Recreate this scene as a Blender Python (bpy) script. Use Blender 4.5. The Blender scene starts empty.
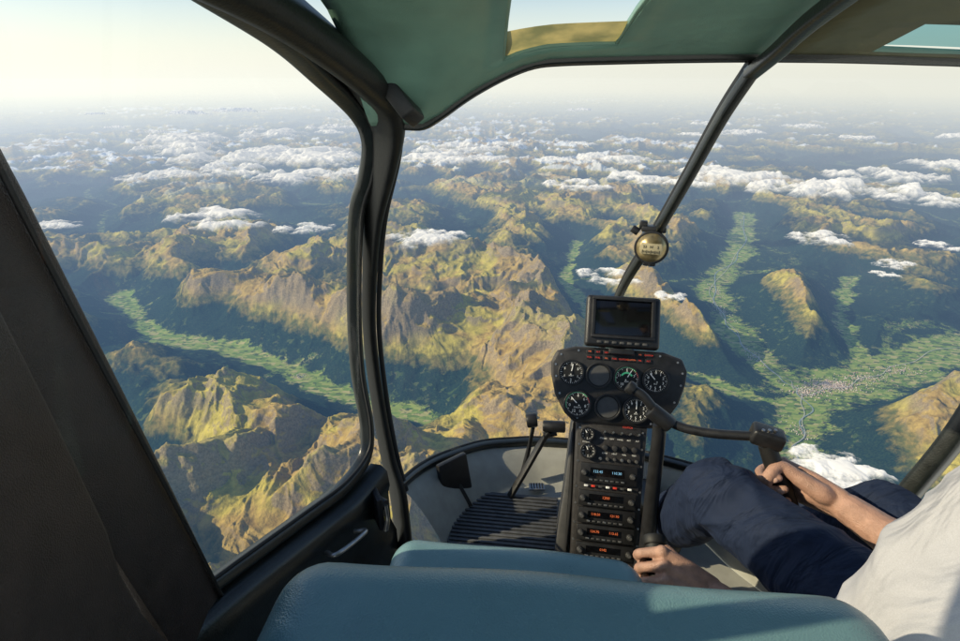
import bpy,bmesh,math,random
import numpy as np
from mathutils import Vector,Matrix
random.seed(7)
scene=bpy.context.scene
COL=scene.collection
V=Vector

# ------------------------------------------------------------------ sun / world
SUN_EL=math.radians(29); SUN_AZ=math.radians(-96)   # azimuth from +Y towards +X
SUN=V((math.sin(SUN_AZ)*math.cos(SUN_EL),math.cos(SUN_AZ)*math.cos(SUN_EL),math.sin(SUN_EL)))
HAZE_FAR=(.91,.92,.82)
w=bpy.data.worlds.new("World"); scene.world=w; w.use_nodes=True
nt=w.node_tree; nt.nodes.clear()
N_=nt.nodes.new; K_=nt.links.new
sky=N_('ShaderNodeTexSky'); sky.sky_type='NISHITA'; sky.sun_disc=False
sky.sun_elevation=SUN_EL; sky.sun_rotation=SUN_AZ; sky.altitude=0; sky.dust_density=.5; sky.air_density=1.0; sky.ozone_density=1.5
bg=N_('ShaderNodeBackground'); bg.inputs[1].default_value=0.15
K_(sky.outputs[0],bg.inputs[0])
tc=N_('ShaderNodeTexCoord'); sp=N_('ShaderNodeSeparateXYZ'); K_(tc.outputs['Generated'],sp.inputs[0])
m1=N_('ShaderNodeMapRange'); m1.interpolation_type='SMOOTHSTEP'; m1.inputs[1].default_value=-.03; m1.inputs[2].default_value=.17; m1.inputs[3].default_value=1; m1.inputs[4].default_value=0; K_(sp.outputs[2],m1.inputs[0])
dt=N_('ShaderNodeVectorMath'); dt.operation='DOT_PRODUCT'; dt.inputs[1].default_value=SUN; K_(tc.outputs['Generated'],dt.inputs[0])
m2=N_('ShaderNodeMapRange'); m2.inputs['From Min'].default_value=-.6; m2.inputs['From Max'].default_value=.6; m2.inputs['To Min'].default_value=.92; m2.inputs['To Max'].default_value=1.20; K_(dt.outputs['Value'],m2.inputs['Value'])
bg2=N_('ShaderNodeBackground'); bg2.inputs[0].default_value=HAZE_FAR+(1,); K_(m2.outputs[0],bg2.inputs[1])
mxw=N_('ShaderNodeMixShader'); K_(m1.outputs[0],mxw.inputs[0]); K_(bg.outputs[0],mxw.inputs[1]); K_(bg2.outputs[0],mxw.inputs[2])
wo=N_('ShaderNodeOutputWorld'); K_(mxw.outputs[0],wo.inputs[0])
sl=bpy.data.lights.new("sun_lamp",'SUN'); sl.energy=5.0; sl.angle=math.radians(.5); sl.color=(1,.87,.60)
so=bpy.data.objects.new("sun_lamp",sl); COL.objects.link(so)
so.rotation_euler=SUN.to_track_quat('Z','Y').to_euler()
scene.view_settings.view_transform='Standard'; scene.view_settings.look='None'; scene.view_settings.exposure=0

# ------------------------------------------------------------------ camera
cd=bpy.data.cameras.new("camera"); cd.lens=20; cd.sensor_width=36; cd.clip_start=.02; cd.clip_end=3e6
cam=bpy.data.objects.new("camera",cd); COL.objects.link(cam); scene.camera=cam
cam.rotation_euler=(math.radians(90-24.7),0,0)

# ------------------------------------------------------------------ materials
def newmat(name):
    m=bpy.data.materials.new(name); m.use_nodes=True
    n=m.node_tree; n.nodes.clear(); return m,n
def mat(name,col,rough=.5,metal=0,var=.15,scale=60,bump=.0,bscale=400,spec=.5,emit=None,coat=0,crease=0,cstr=.5):
    m,n=newmat(name)
    o=n.nodes.new('ShaderNodeOutputMaterial'); p=n.nodes.new('ShaderNodeBsdfPrincipled')
    n.links.new(p.outputs[0],o.inputs[0])
    tc=n.nodes.new('ShaderNodeTexCoord')
    ns=n.nodes.new('ShaderNodeTexNoise'); ns.inputs['Scale'].default_value=scale; ns.inputs['Detail'].default_value=5
    n.links.new(tc.outputs['Object'],ns.inputs['Vector'])
    r=n.nodes.new('ShaderNodeValToRGB')
    r.color_ramp.elements[0].position=.3; r.color_ramp.elements[1].position=.7
    r.color_ramp.elements[0].color=tuple(c*(1-var) for c in col)+(1,)
    r.color_ramp.elements[1].color=tuple(min(1,c*(1+var)) for c in col)+(1,)
    n.links.new(ns.outputs['Fac'],r.inputs[0]); n.links.new(r.outputs[0],p.inputs['Base Color'])
    mr=n.nodes.new('ShaderNodeMapRange'); mr.inputs['To Min'].default_value=max(.03,rough-.08); mr.inputs['To Max'].default_value=min(1,rough+.08)
    n.links.new(ns.outputs['Fac'],mr.inputs['Value']); n.links.new(mr.outputs[0],p.inputs['Roughness'])
    p.inputs['Metallic'].default_value=metal
    p.inputs['Specular IOR Level'].default_value=spec
    if coat: p.inputs['Coat Weight'].default_value=coat; p.inputs['Coat Roughness'].default_value=.2
    if bump>0:
        vb=n.nodes.new('ShaderNodeTexVoronoi'); vb.inputs['Scale'].default_value=bscale
        n.links.new(tc.outputs['Object'],vb.inputs['Vector'])
        b=n.nodes.new('ShaderNodeBump'); b.inputs['Strength'].default_value=bump; b.inputs['Distance'].default_value=.002
        n.links.new(vb.outputs['Distance'],b.inputs['Height']); n.links.new(b.outputs[0],p.inputs['Normal'])
        if crease:
            c=n.nodes.new('ShaderNodeTexNoise'); c.inputs['Scale'].default_value=crease; c.inputs['Detail'].default_value=3; c.inputs['Distortion'].default_value=.8
            n.links.new(tc.outputs['Object'],c.inputs['Vector'])
            b2=n.nodes.new('ShaderNodeBump'); b2.inputs['Strength'].default_value=cstr; b2.inputs['Distance'].default_value=.02
            n.links.new(c.outputs['Fac'],b2.inputs['Height']); n.links.new(b2.outputs[0],b.inputs['Normal'])
    if emit:
        p.inputs['Emission Color'].default_value=emit[0]+(1,); p.inputs['Emission Strength'].default_value=emit[1]
    return m
M_frame=mat("dark_painted_frame",(.012,.015,.014),.34,0,.3,40,.1,300,coat=.2)
M_post=mat("black_painted_post",(.007,.008,.008),.42,0,.3,40,.1,300,spec=.4)
M_brown=mat("dark_brown_trim",(.032,.022,.018),.42,0,.25,30,.3,600)
M_rubber=mat("black_rubber_seal",(.008,.008,.008),.6)
M_head=mat("teal_headliner_vinyl",(.150,.275,.220),.32,0,.12,15,.15,900,crease=5,cstr=.4)
M_olive=mat("olive_brown_headliner_panel",(.10,.10,.055),.38,0,.15,15,.15,900,crease=6)
M_leather=mat("teal_leather",(.150,.270,.295),.28,0,.06,14,.22,600,crease=6,cstr=.28)
M_seam=mat("teal_leather_piping",(.07,.14,.16),.4,0,.1,40,.2,700)
M_cream=mat("warm_grey_carpet",(.33,.33,.295),.8,0,.10,30,.2,900)
M_mat=mat("dark_ribbed_rubber",(.095,.098,.104),.5,0,.3,40,.2,300)
M_black=mat("satin_black_plastic",(.016,.016,.017),.40,0,.3,60,.15,900)
M_panel=mat("console_black_paint",(.028,.026,.026),.5,0,.3,80,.2,1200)
M_dial=mat("matt_black_dial",(.008,.008,.008),.6)
M_white=mat("white_marking_paint",(.8,.8,.76),.5,emit=((.8,.8,.75),.12))
M_green=mat("green_arc_paint",(.10,.55,.25),.5,emit=((.1,.6,.3),.2))
M_red=mat("red_marking_paint",(.6,.05,.03),.5,emit=((.8,.05,.02),.2))
M_amber=mat("amber_lettering",(.6,.13,.05),.5,emit=((1,.22,.06),.30))
M_yellow=mat("yellow_paint",(.7,.5,.05),.5)
M_blue=mat("blue_display_lettering",(.3,.6,.9),.5,emit=((.2,.55,.9),.30))
M_metal=mat("worn_aluminium",(.45,.44,.42),.35,.9,.2,60)
M_brass=mat("aged_brass",(.36,.28,.14),.34,.7,.4,60)
M_cface=mat("compass_face_cream",(.42,.36,.22),.5)
M_screen=mat("display_glass_black",(.004,.004,.005),.12)
M_skin=mat("skin",(.42,.245,.18),.45,0,.20,70,.45,600)
M_nail=mat("finger_nail",(.58,.38,.31),.3)
M_hair=mat("dark_brown_hair",(.03,.02,.015),.6)
M_eye=mat("eye_white",(.7,.7,.68),.2)
M_shoe=mat("black_leather_shoe",(.02,.018,.017),.35)
M_cover=mat("grey_cover",(.075,.075,.075),.55)
M_knob=mat("dark_knob",(.04,.04,.041),.45)
def glow_panel_mat():  # for the panel added to make a warm glow beside the skylight
    m,n=newmat("amber_translucent_glow_panel"); o=n.nodes.new('ShaderNodeOutputMaterial')
    d=n.nodes.new('ShaderNodeBsdfDiffuse'); d.inputs[0].default_value=(.42,.33,.16,1); t=n.nodes.new('ShaderNodeBsdfTranslucent')
    tc=n.nodes.new('ShaderNodeTexCoord'); ns=n.nodes.new('ShaderNodeTexNoise'); ns.inputs['Scale'].default_value=22; ns.inputs['Detail'].default_value=4; n.links.new(tc.outputs['Object'],ns.inputs['Vector'])
    r=n.nodes.new('ShaderNodeValToRGB'); r.color_ramp.elements[0].position=.35; r.color_ramp.elements[1].position=.65; r.color_ramp.elements[0].color=(.22,.23,.10,1); r.color_ramp.elements[1].color=(.68,.54,.20,1); n.links.new(ns.outputs['Fac'],r.inputs[0]); n.links.new(r.outputs[0],t.inputs[0])
    x=n.nodes.new('ShaderNodeMixShader'); x.inputs[0].default_value=.65; n.links.new(d.outputs[0],x.inputs[1]); n.links.new(t.outputs[0],x.inputs[2]); n.links.new(x.outputs[0],o.inputs[0]); return m
M_glow_panel=glow_panel_mat()

def cloth(name,col,rough,wscale,fold,fd=.014):
    m,n=newmat(name)
    o=n.nodes.new('ShaderNodeOutputMaterial'); p=n.nodes.new('ShaderNodeBsdfPrincipled'); n.links.new(p.outputs[0],o.inputs[0])
    tc=n.nodes.new('ShaderNodeTexCoord')
    ns=n.nodes.new('ShaderNodeTexNoise'); ns.inputs['Scale'].default_value=wscale; ns.inputs['Detail'].default_value=3
    n.links.new(tc.outputs['Object'],ns.inputs['Vector'])
    f=n.nodes.new('ShaderNodeTexNoise'); f.inputs['Scale'].default_value=fold; f.inputs['Detail'].default_value=3; f.inputs['Distortion'].default_value=1.4
    mp=n.nodes.new('ShaderNodeMapping'); mp.inputs['Scale'].default_value=(1.0,2.0,.7); mp.inputs['Rotation'].default_value=(.3,.3,.6)
    n.links.new(tc.outputs['Object'],mp.inputs[0]); n.links.new(mp.outputs[0],f.inputs['Vector'])
    r=n.nodes.new('ShaderNodeValToRGB'); r.color_ramp.elements[0].color=tuple(c*.8 for c in col)+(1,); r.color_ramp.elements[1].color=tuple(min(1,c*1.2) for c in col)+(1,)
    n.links.new(ns.outputs['Fac'],r.inputs[0]); n.links.new(r.outputs[0],p.inputs['Base Color'])
    p.inputs['Roughness'].default_value=rough; p.inputs['Specular IOR Level'].default_value=.25
    b=n.nodes.new('ShaderNodeBump'); b.inputs['Strength'].default_value=.8; b.inputs['Distance'].default_value=fd
    b2=n.nodes.new('ShaderNodeBump'); b2.inputs['Strength'].default_value=.3; b2.inputs['Distance'].default_value=.0008
    n.links.new(f.outputs['Fac'],b.inputs['Height']); n.links.new(ns.outputs['Fac'],b2.inputs['Height'])
    n.links.new(b.outputs[0],b2.inputs['Normal']); n.links.new(b2.outputs[0],p.inputs['Normal'])
    return m
M_trouser=cloth("navy_trouser_cloth",(.012,.021,.050),.8,900,9,.022)
M_shirt=cloth("pale_shirt_cotton",(.44,.44,.47),.8,900,7,.024)

def glass(name,tint):
    m,n=newmat(name)
    o=n.nodes.new('ShaderNodeOutputMaterial'); t=n.nodes.new('ShaderNodeBsdfTransparent'); t.inputs[0].default_value=tint+(1,)
    g=n.nodes.new('ShaderNodeBsdfGlossy'); g.inputs['Roughness'].default_value=.02
    mx=n.nodes.new('ShaderNodeMixShader'); mx.inputs[0].default_value=.02
    n.links.new(t.outputs[0],mx.inputs[1]); n.links.new(g.outputs[0],mx.inputs[2]); n.links.new(mx.outputs[0],o.inputs[0])
    return m
M_glass=glass("clear_window_acrylic",(.985,.985,.98))
M_tint=glass("teal_tinted_acrylic",(.30,.50,.54))

def paint_haze(n,shader,L=66.0):
    """aerial perspective: haze painted as emission by distance, blue near to tint shadows, brighter sunward"""
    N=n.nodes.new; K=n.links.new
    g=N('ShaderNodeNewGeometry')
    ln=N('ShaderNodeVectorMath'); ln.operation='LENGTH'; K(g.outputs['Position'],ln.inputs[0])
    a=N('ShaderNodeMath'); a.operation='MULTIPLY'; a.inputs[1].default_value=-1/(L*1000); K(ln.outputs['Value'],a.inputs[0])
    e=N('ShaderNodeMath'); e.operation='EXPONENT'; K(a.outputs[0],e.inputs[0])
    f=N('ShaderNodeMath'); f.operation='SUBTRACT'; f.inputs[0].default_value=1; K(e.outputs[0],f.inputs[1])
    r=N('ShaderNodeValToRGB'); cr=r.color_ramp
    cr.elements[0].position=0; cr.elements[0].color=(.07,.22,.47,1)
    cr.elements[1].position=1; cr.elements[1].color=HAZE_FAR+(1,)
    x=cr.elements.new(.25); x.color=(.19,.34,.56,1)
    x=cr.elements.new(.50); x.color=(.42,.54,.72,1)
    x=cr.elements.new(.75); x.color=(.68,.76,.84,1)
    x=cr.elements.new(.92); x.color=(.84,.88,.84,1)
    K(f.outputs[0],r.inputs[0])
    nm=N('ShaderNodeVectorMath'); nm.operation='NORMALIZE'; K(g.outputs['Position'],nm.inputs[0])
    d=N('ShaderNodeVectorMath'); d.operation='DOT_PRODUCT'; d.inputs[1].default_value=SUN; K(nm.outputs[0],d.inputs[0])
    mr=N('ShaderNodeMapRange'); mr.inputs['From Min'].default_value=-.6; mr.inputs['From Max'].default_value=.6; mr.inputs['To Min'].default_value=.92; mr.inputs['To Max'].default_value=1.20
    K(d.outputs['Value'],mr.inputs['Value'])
    em=N('ShaderNodeEmission'); K(r.outputs[0],em.inputs[0]); K(mr.outputs[0],em.inputs[1])  # air-scattered light painted into the surface as emission, no air volume
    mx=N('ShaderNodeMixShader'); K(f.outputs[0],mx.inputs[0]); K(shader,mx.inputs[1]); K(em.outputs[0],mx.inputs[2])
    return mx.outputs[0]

# ------------------------------------------------------------------ mesh builder
def catmull(pts,n):
    P=[V(p) for p in pts]
    if len(P)<3 or n<=1: return P
    out=[]
    for i in range(len(P)-1):
        p0=P[i-1] if i else P[0]*2-P[1]; p1=P[i]; p2=P[i+1]; p3=P[i+2] if i+2<len(P) else P[-1]*2-P[-2]
        for k in range(n):
            t=k/n
            out.append(.5*((2*p1)+(p2-p0)*t+(2*p0-5*p1+4*p2-p3)*t*t+(3*p1-p0-3*p2+p3)*t**3))
    out.append(P[-1]); return out
def sec_round(w,h,n=12): return [(w/2*math.cos(2*math.pi*i/n),h/2*math.sin(2*math.pi*i/n)) for i in range(n)]
def sec_rect(w,h,r=.25):
    r=min(w,h)*r; out=[]
    for cx,cy,a0 in((w/2-r,h/2-r,0),(-w/2+r,h/2-r,90),(-w/2+r,-h/2+r,180),(w/2-r,-h/2+r,270)):
        for k in range(4):
            a=math.radians(a0+30*k); out.append((cx+r*math.cos(a),cy+r*math.sin(a)))
    return out
class B:
    def __init__(s): s.bm=bmesh.new()
    def _merge(s,t,mi=0,M=None):
        if M is not None: bmesh.ops.transform(t,matrix=M,verts=t.verts)
        for f in t.faces: f.material_index=mi
        me=bpy.data.meshes.new("t"); t.to_mesh(me); t.free(); s.bm.from_mesh(me); bpy.data.meshes.remove(me)
    def box(s,c,d,bev=.003,M=None,mi=0,seg=2):
        t=bmesh.new(); bmesh.ops.create_cube(t,size=1)
        bmesh.ops.scale(t,vec=V(d),verts=t.verts)
        if bev: bmesh.ops.bevel(t,geom=t.edges[:],offset=bev,segments=seg,affect='EDGES',profile=.5)
        bmesh.ops.translate(t,vec=V(c),verts=t.verts); s._merge(t,mi,M)
    def prism(s,poly,z0,z1,bev=.0,M=None,mi=0):
        t=bmesh.new(); f=t.faces.new([t.verts.new((x,y,z0)) for x,y in poly])
        r=bmesh.ops.extrude_face_region(t,geom=[f])
        for v in r['geom']:
            if isinstance(v,bmesh.types.BMVert): v.co.z=z1
        bmesh.ops.recalc_face_normals(t,faces=t.faces)
        if bev: bmesh.ops.bevel(t,geom=[e for e in t.edges if e.is_manifold and e.calc_face_angle()>.6],offset=bev,segments=2,affect='EDGES',profile=.5)
        s._merge(t,mi,M)
    def cyl(s,p0,p1,r0,r1=None,n=20,bev=0,mi=0):
        p0=V(p0);p1=V(p1);r1=r0 if r1 is None else r1; d=p1-p0
        t=bmesh.new(); bmesh.ops.create_cone(t,cap_ends=True,segments=n,radius1=r0,radius2=r1,depth=d.length)
        if bev: bmesh.ops.bevel(t,geom=[e for e in t.edges if e.calc_face_angle(0)>1],offset=bev,segments=2,affect='EDGES',profile=.5)
        s._merge(t,mi,Matrix.Translation((p0+p1)/2)@d.to_track_quat('Z','Y').to_matrix().to_4x4())
    def sph(s,c,r,mi=0,sub=3,M=None):
        if not hasattr(r,'__len__'): r=(r,r,r)
        t=bmesh.new(); bmesh.ops.create_icosphere(t,subdivisions=sub,radius=1)
        MM=Matrix.Translation(V(c))@(M if M is not None else Matrix.Identity(4))@Matrix.Diagonal((*r,1))
        s._merge(t,mi,MM)
    def sweep(s,pts,sec,up=(0,0,1),n=8,mi=0,scales=None,closed=False):
        P=catmull(pts,n); t=bmesh.new(); rings=[]; N=len(P)
        for i,p in enumerate(P):
            a=P[max(0,i-1)];b=P[min(N-1,i+1)]
            if closed: a=P[(i-1)%N];b=P[(i+1)%N]
            tg=(b-a).normalized(); side=tg.cross(V(up))
            if side.length<1e-4: side=V((1,0,0))
            side.normalize(); u2=side.cross(tg)
            sc=1
            if scales:
                q=i/(N-1)*(len(scales)-1); k=min(int(q),len(scales)-2); sc=scales[k]*(1-(q-k))+scales[k+1]*(q-k)
            rings.append([t.verts.new(p+side*x*sc+u2*y*sc) for x,y in sec])
        m=len(sec)
        for i in range(N if closed else N-1):
            A=rings[i];Bq=rings[(i+1)%N]
            for k in range(m): t.faces.new([A[k],A[(k+1)%m],Bq[(k+1)%m],Bq[k]])
        if not closed:
            t.faces.new(rings[0][::-1]); t.faces.new(rings[-1])
        bmesh.ops.recalc_face_normals(t,faces=t.faces)
        s._merge(t,mi)
    def chain(s,pts,rad,n=6,mi=0):
        """tapered limb with round ends"""
        P=catmull(pts,n); N=len(P); R=[]
        for i in range(N):
            q=i/(N-1)*(len(rad)-1); k=min(int(q),len(rad)-2); R.append(rad[k]*(1-(q-k))+rad[k+1]*(q-k))
        s.sweep_r(P,R,mi); s.sph(P[0],R[0],mi,2); s.sph(P[-1],R[-1],mi,2)
    def sweep_r(s,P,R,mi=0):
        t=bmesh.new(); rings=[]; N=len(P); side=None
        for i,p in enumerate(P):
            tg=(P[min(N-1,i+1)]-P[max(0,i-1)]).normalized()
            if side is None:
                side=tg.orthogonal().normalized()
            else:
                side=(side-tg*side.dot(tg)).normalized()
            u=tg.cross(side)
            rings.append([t.verts.new(p+(side*math.cos(2*math.pi*k/16)+u*math.sin(2*math.pi*k/16))*R[i]) for k in range(16)])
        for i in range(N-1):
            for k in range(16): t.faces.new([rings[i][k],rings[i][(k+1)%16],rings[i+1][(k+1)%16],rings[i+1][k]])
        t.faces.new(rings[0][::-1]); t.faces.new(rings[-1])
        bmesh.ops.recalc_face_normals(t,faces=t.faces); s._merge(t,mi)
    def text(s,txt,x,y,size,M,mi=0,z=0,align='CENTER'):
        c=bpy.data.curves.new("t",'FONT'); c.body=txt; c.size=size; c.align_x=align; c.align_y='CENTER'; c.resolution_u=2; c.extrude=.0002
        o=bpy.data.objects.new("t",c); COL.objects.link(o)
        dg=bpy.context.evaluated_depsgraph_get()
        me=bpy.data.meshes.new_from_object(o.evaluated_get(dg))
        t=bmesh.new(); t.from_mesh(me); bpy.data.meshes.remove(me)
        bpy.data.objects.remove(o); bpy.data.curves.remove(c)
        s._merge(t,mi,M@Matrix.Translation((x,y,z)))
    def grid(s,rows,mi=0,skip=None):
        vs=[[s.bm.verts.new(p) for p in r] for r in rows]
        for i in range(len(vs)-1):
            for j in range(len(vs[0])-1):
                if skip and skip(i,j): continue
                f=s.bm.faces.new([vs[i][j],vs[i][j+1],vs[i+1][j+1],vs[i+1][j]]); f.material_index=mi
        for v in [v for v in s.bm.verts if not v.link_faces]: s.bm.verts.remove(v)
    def face(s,pts,mi=0):
        f=s.bm.faces.new([s.bm.verts.new(p) for p in pts]); f.material_index=mi
    def done(s,name,mats,parent=None,ang=40,**kw):
        for f in s.bm.faces: f.smooth=True
        for e in s.bm.edges:
            if e.is_manifold and e.calc_face_angle(0)>math.radians(ang): e.smooth=False
        me=bpy.data.meshes.new(name); s.bm.to_mesh(me); s.bm.free()
        for m in (mats if isinstance(mats,(list,tuple)) else [mats]): me.materials.append(m)
        return link(name,me,parent,**kw)
def link(name,me,parent=None,**kw):
    o=bpy.data.objects.new(name,me); COL.objects.link(o)
    if parent is not None:
        o.parent=parent
        o.matrix_parent_inverse=Matrix.Translation(-V(parent.location)) if parent.parent is None else Matrix.Identity(4)
    for k,v in kw.items(): o[k]=v
    return o
def empty(name,loc,label,category,**kw):
    o=bpy.data.objects.new(name,None); o.location=loc; o.empty_display_size=.1; COL.objects.link(o)
    o["label"]=label; o["category"]=category
    for k,v in kw.items(): o[k]=v
    return o

# ------------------------------------------------------------------ numpy noise
rng=np.random.RandomState(11)
PERM=np.concatenate([rng.permutation(512)]*2)
GA=rng.rand(512)*2*np.pi; GX=np.cos(GA); GY=np.sin(GA)
def perlin(x,y,seed=0):
    x=x+seed*37.17; y=y+seed*91.7
    xi=np.floor(x).astype(np.int64); yi=np.floor(y).astype(np.int64); xf=x-xi; yf=y-yi
    u=xf*xf*xf*(xf*(xf*6-15)+10); v=yf*yf*yf*(yf*(yf*6-15)+10)
    def g(a,b,dx,dy):
        h=PERM[(PERM[a&511]+b)&511]; return GX[h]*dx+GY[h]*dy
    n00=g(xi,yi,xf,yf);n10=g(xi+1,yi,xf-1,yf);n01=g(xi,yi+1,xf,yf-1);n11=g(xi+1,yi+1,xf-1,yf-1)
    return ((n00*(1-u)+n10*u)*(1-v)+(n01*(1-u)+n11*u)*v)*1.45
def fbm(x,y,o=5,seed=0,g=.5):
    h=0;a=1;f=1
    for k in range(o): h=h+a*perlin(x*f,y*f,seed+k); a*=g; f*=2.03
    return h
def ridged(x,y,o=7,seed=0,g=.5,sharp=2.0):
    h=np.zeros_like(x);a=1.;f=1.;wt=np.ones_like(x);tot=0
    for k in range(o):
        n=1-np.abs(perlin(x*f,y*f,seed+k)); n=n**sharp*wt; wt=np.clip(n*1.7,0,1); h+=n*a; tot+=a; a*=g; f*=2.07
    return h/tot
def sstep(a,b,x):
    t=np.clip((x-a)/(b-a),0,1); return t*t*(3-2*t)
def dist_poly(X,Y,pts):
    """distance and running length along the polyline"""
    d=np.full(X.shape,1e9); s=np.zeros(X.shape); acc=0
    for (x0,y0),(x1,y1) in zip(pts[:-1],pts[1:]):
        dx,dy=x1-x0,y1-y0; L=math.hypot(dx,dy); t=np.clip(((X-x0)*dx+(Y-y0)*dy)/(L*L),0,1)
        e=np.hypot(X-x0-t*dx,Y-y0-t*dy); m=e<d; d=np.where(m,e,d); s=np.where(m,acc+t*L,s); acc+=L
    return d,s

# ------------------------------------------------------------------ terrain (km, valley floor 7 km below)
HS=.80   # overall relief scale
VAL=[ # polyline, flat half width, slope width
 ([(14.5,29),(11.4,22.5),(8.4,18),(7.6,14.5),(7.6,12.1),(7.7,10.9),(6.8,9.2),(5.9,7.7),(5.2,5.5),(5,3)],.34,2.3),
 ([(7.7,10.9),(9.6,11.6),(12.4,12.9),(17,14.5)],.54,2.4),
 ([(9.6,11.6),(10.6,13.2),(11.5,15.5),(14,19)],.08,1.8),
 ([(-12.6,17.2),(-9.5,14.0),(-7.3,13.4),(-5.4,12.4),(-3.95,11.3),(-2.5,10.4),(-1.2,9.9)],.15,2.1),
 ([(-14,13),(-10.5,10.9),(-8.3,10.0),(-7.0,8.0),(-6.6,5)],.05,1.8),
 ([(4.5,24),(3.2,19),(3.6,15),(5.2,12),(7,10.5)],.03,1.9),
 ([(3.2,9.5),(3.4,7.5),(4.2,5.0)],.03,1.6),
]
RID=[ # polyline, crest height km, half width
 ([(-15,14.0),(-12.4,14.6),(-10.4,14.9),(-9.3,15.6),(-7.2,15.1),(-4.9,14.0),(-3.0,13.2)],2.35,3.0),
 ([(-3,13.2),(-1,12.7),(.9,13),(1.5,11.9),(1.9,10.8),(2.2,9.6)],2.6,3.0),
 ([(-1.9,9.0),(-.6,9.4),(.3,8.7),(1.3,7.5),(2.2,6.2),(2.6,4.8)],2.2,2.6),
 ([(0,8.9),(-.7,7.4),(-1,6),(-.8,4.2)],2.0,2.1),
 ([(-6.2,6.2),(-4.8,6.4),(-4.1,6.9),(-3.2,6.3),(-2.1,6.7),(-1.6,7.8)],2.15,2.5),
 ([(-9,9.2),(-7.9,9.3),(-6.6,9.3),(-5.0,8.9),(-3.9,8.0),(-3.2,6.3)],2.0,2.3),
 ([(-4.6,6.4),(-4.4,5),(-4,3.5)],1.9,2.0),
 ([(-2.4,6.6),(-2.3,5.2),(-2.6,3.6)],1.8,1.8),
 ([(4.8,17),(5.6,14.5),(5.9,12.6)],1.9,2.2),
 ([(9.5,18),(10.2,16.2),(9.4,14.2)],1.8,2.2),
 ([(8,8.6),(9.8,9.2),(12,10.4),(15,11)],2.0,2.4),
 ([(-20,22),(-15,20.5),(-9,20),(-4,19),(1,17.5)],2.4,3.6),
 ([(1,17.5),(2,15.2),(1.2,13.4)],2.2,2.4),
 ([(12.5,22),(16,19.5),(21,18)],2.3,3.4),
]
ang=np.radians(np.linspace(-68,68,1550))
rad=np.concatenate([np.geomspace(.3,3.4,25)[:-1],np.geomspace(3.4,60,1130)[:-1],np.geomspace(60,1700,170)])
R,A=np.meshgrid(rad,ang,indexing='ij'); X=R*np.sin(A); Y=R*np.cos(A)
wx=X+.60*fbm(X/3.2,Y/3.2,5,50); wy=Y+.60*fbm(X/3.2,Y/3.2,5,60)
fine=ridged(wx/3.3,wy/3.3,9,3,.50)          # main ridge network
bigx=X+1.0*fbm(X/7,Y/7,3,150); bigy=Y+1.0*fbm(X/7,Y/7,3,160)
big=ridged(bigx/11,bigy/11,3,113,.5)        # massifs
mic=ridged(wx/.7,wy/.7,6,203,.52)
low=np.abs(perlin(bigx/12,bigy/12,77))
auto=sstep(.0,.26,low)
mod=.9+.35*perlin(X/30,Y/30,91)
dw=.35*fbm(X/1.4,Y/1.4,5,31)
crh=np.zeros_like(X)
for i,(pts,h,wd) in enumerate(RID):
    jx=.42*perlin(X/1.5,Y/1.5,5)+.15*perlin(X/.6,Y/.6,8); jy=.42*perlin(X/1.5,Y/1.5,6)+.15*perlin(X/.6,Y/.6,9)
    d,s=dist_poly(X+jx,Y+jy,pts)
    p=np.clip(1-d/wd,0,1); c=h*p**1.08*(.95+.16*perlin(s/1.3,s*0+i*3.3,19))
    crh=np.maximum(crh,c)
near=1-sstep(15,24,R)
farf=1-.36*sstep(24,48,R)
base_far=(.15+.95*big+1.75*fine)*mod*(.25+.75*auto)*farf
base_near=.66*crh+(.50+.55*np.clip(crh/2.2,0,1))*1.30*fine
hgt=base_far*(1-near)+np.maximum(base_near,base_far*.72)*near
hgt=hgt+.15*(mic-.4)*sstep(.1,.9,hgt)*farf
Mv=np.ones_like(X); green=np.zeros_like(X)
edge=.28*fbm(X/.55,Y/.55,4,431)
for pts,w0,w1 in VAL:
    d,s=dist_poly(X,Y,pts); d=d+dw*(.25+w0*.5)
    Mv=np.minimum(Mv,sstep(w0,w0+w1,d)**.85)
    along=.80+.45*perlin(s/1.7,s*0+w1*9.1,441)
    dd=d+edge*(.5+w0)
    green=np.maximum(green,(1-sstep(w0*.3,w0+.35+.8*w0,dd))*np.clip(along,0,1))
hgt=hgt*Mv
autog=(1-sstep(.01,.035,low))*sstep(0,.25,.5-hgt)
green=np.maximum(green,autog*.40)
hgt=np.maximum(hgt,0)*(1-sstep(150,320,R))
Z=(-7+hgt*HS)
nR,nA=R.shape
co=np.stack([X,Y,Z],-1).reshape(-1,3)*1000
me=bpy.data.meshes.new("mountain_terrain")
me.vertices.add(len(co)); me.vertices.foreach_set("co",co.astype(np.float32).ravel())
idx=np.arange(nR*nA).reshape(nR,nA)
q=np.stack([idx[:-1,:-1],idx[:-1,1:],idx[1:,1:],idx[1:,:-1]],-1).reshape(-1,4)[:, ::-1]
nf=len(q); me.loops.add(nf*4); me.loops.foreach_set("vertex_index",q.astype(np.int32).ravel())
me.polygons.add(nf); me.polygons.foreach_set("loop_start",np.arange(0,nf*4,4,dtype=np.int32)); me.polygons.foreach_set("loop_total",np.full(nf,4,dtype=np.int32))
me.polygons.foreach_set("use_smooth",np.ones(nf,dtype=bool))
at=me.attributes.new("valley",'FLOAT','POINT'); at.data.foreach_set("value",green.astype(np.float32).ravel())
me.update(calc_edges=True)
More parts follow.
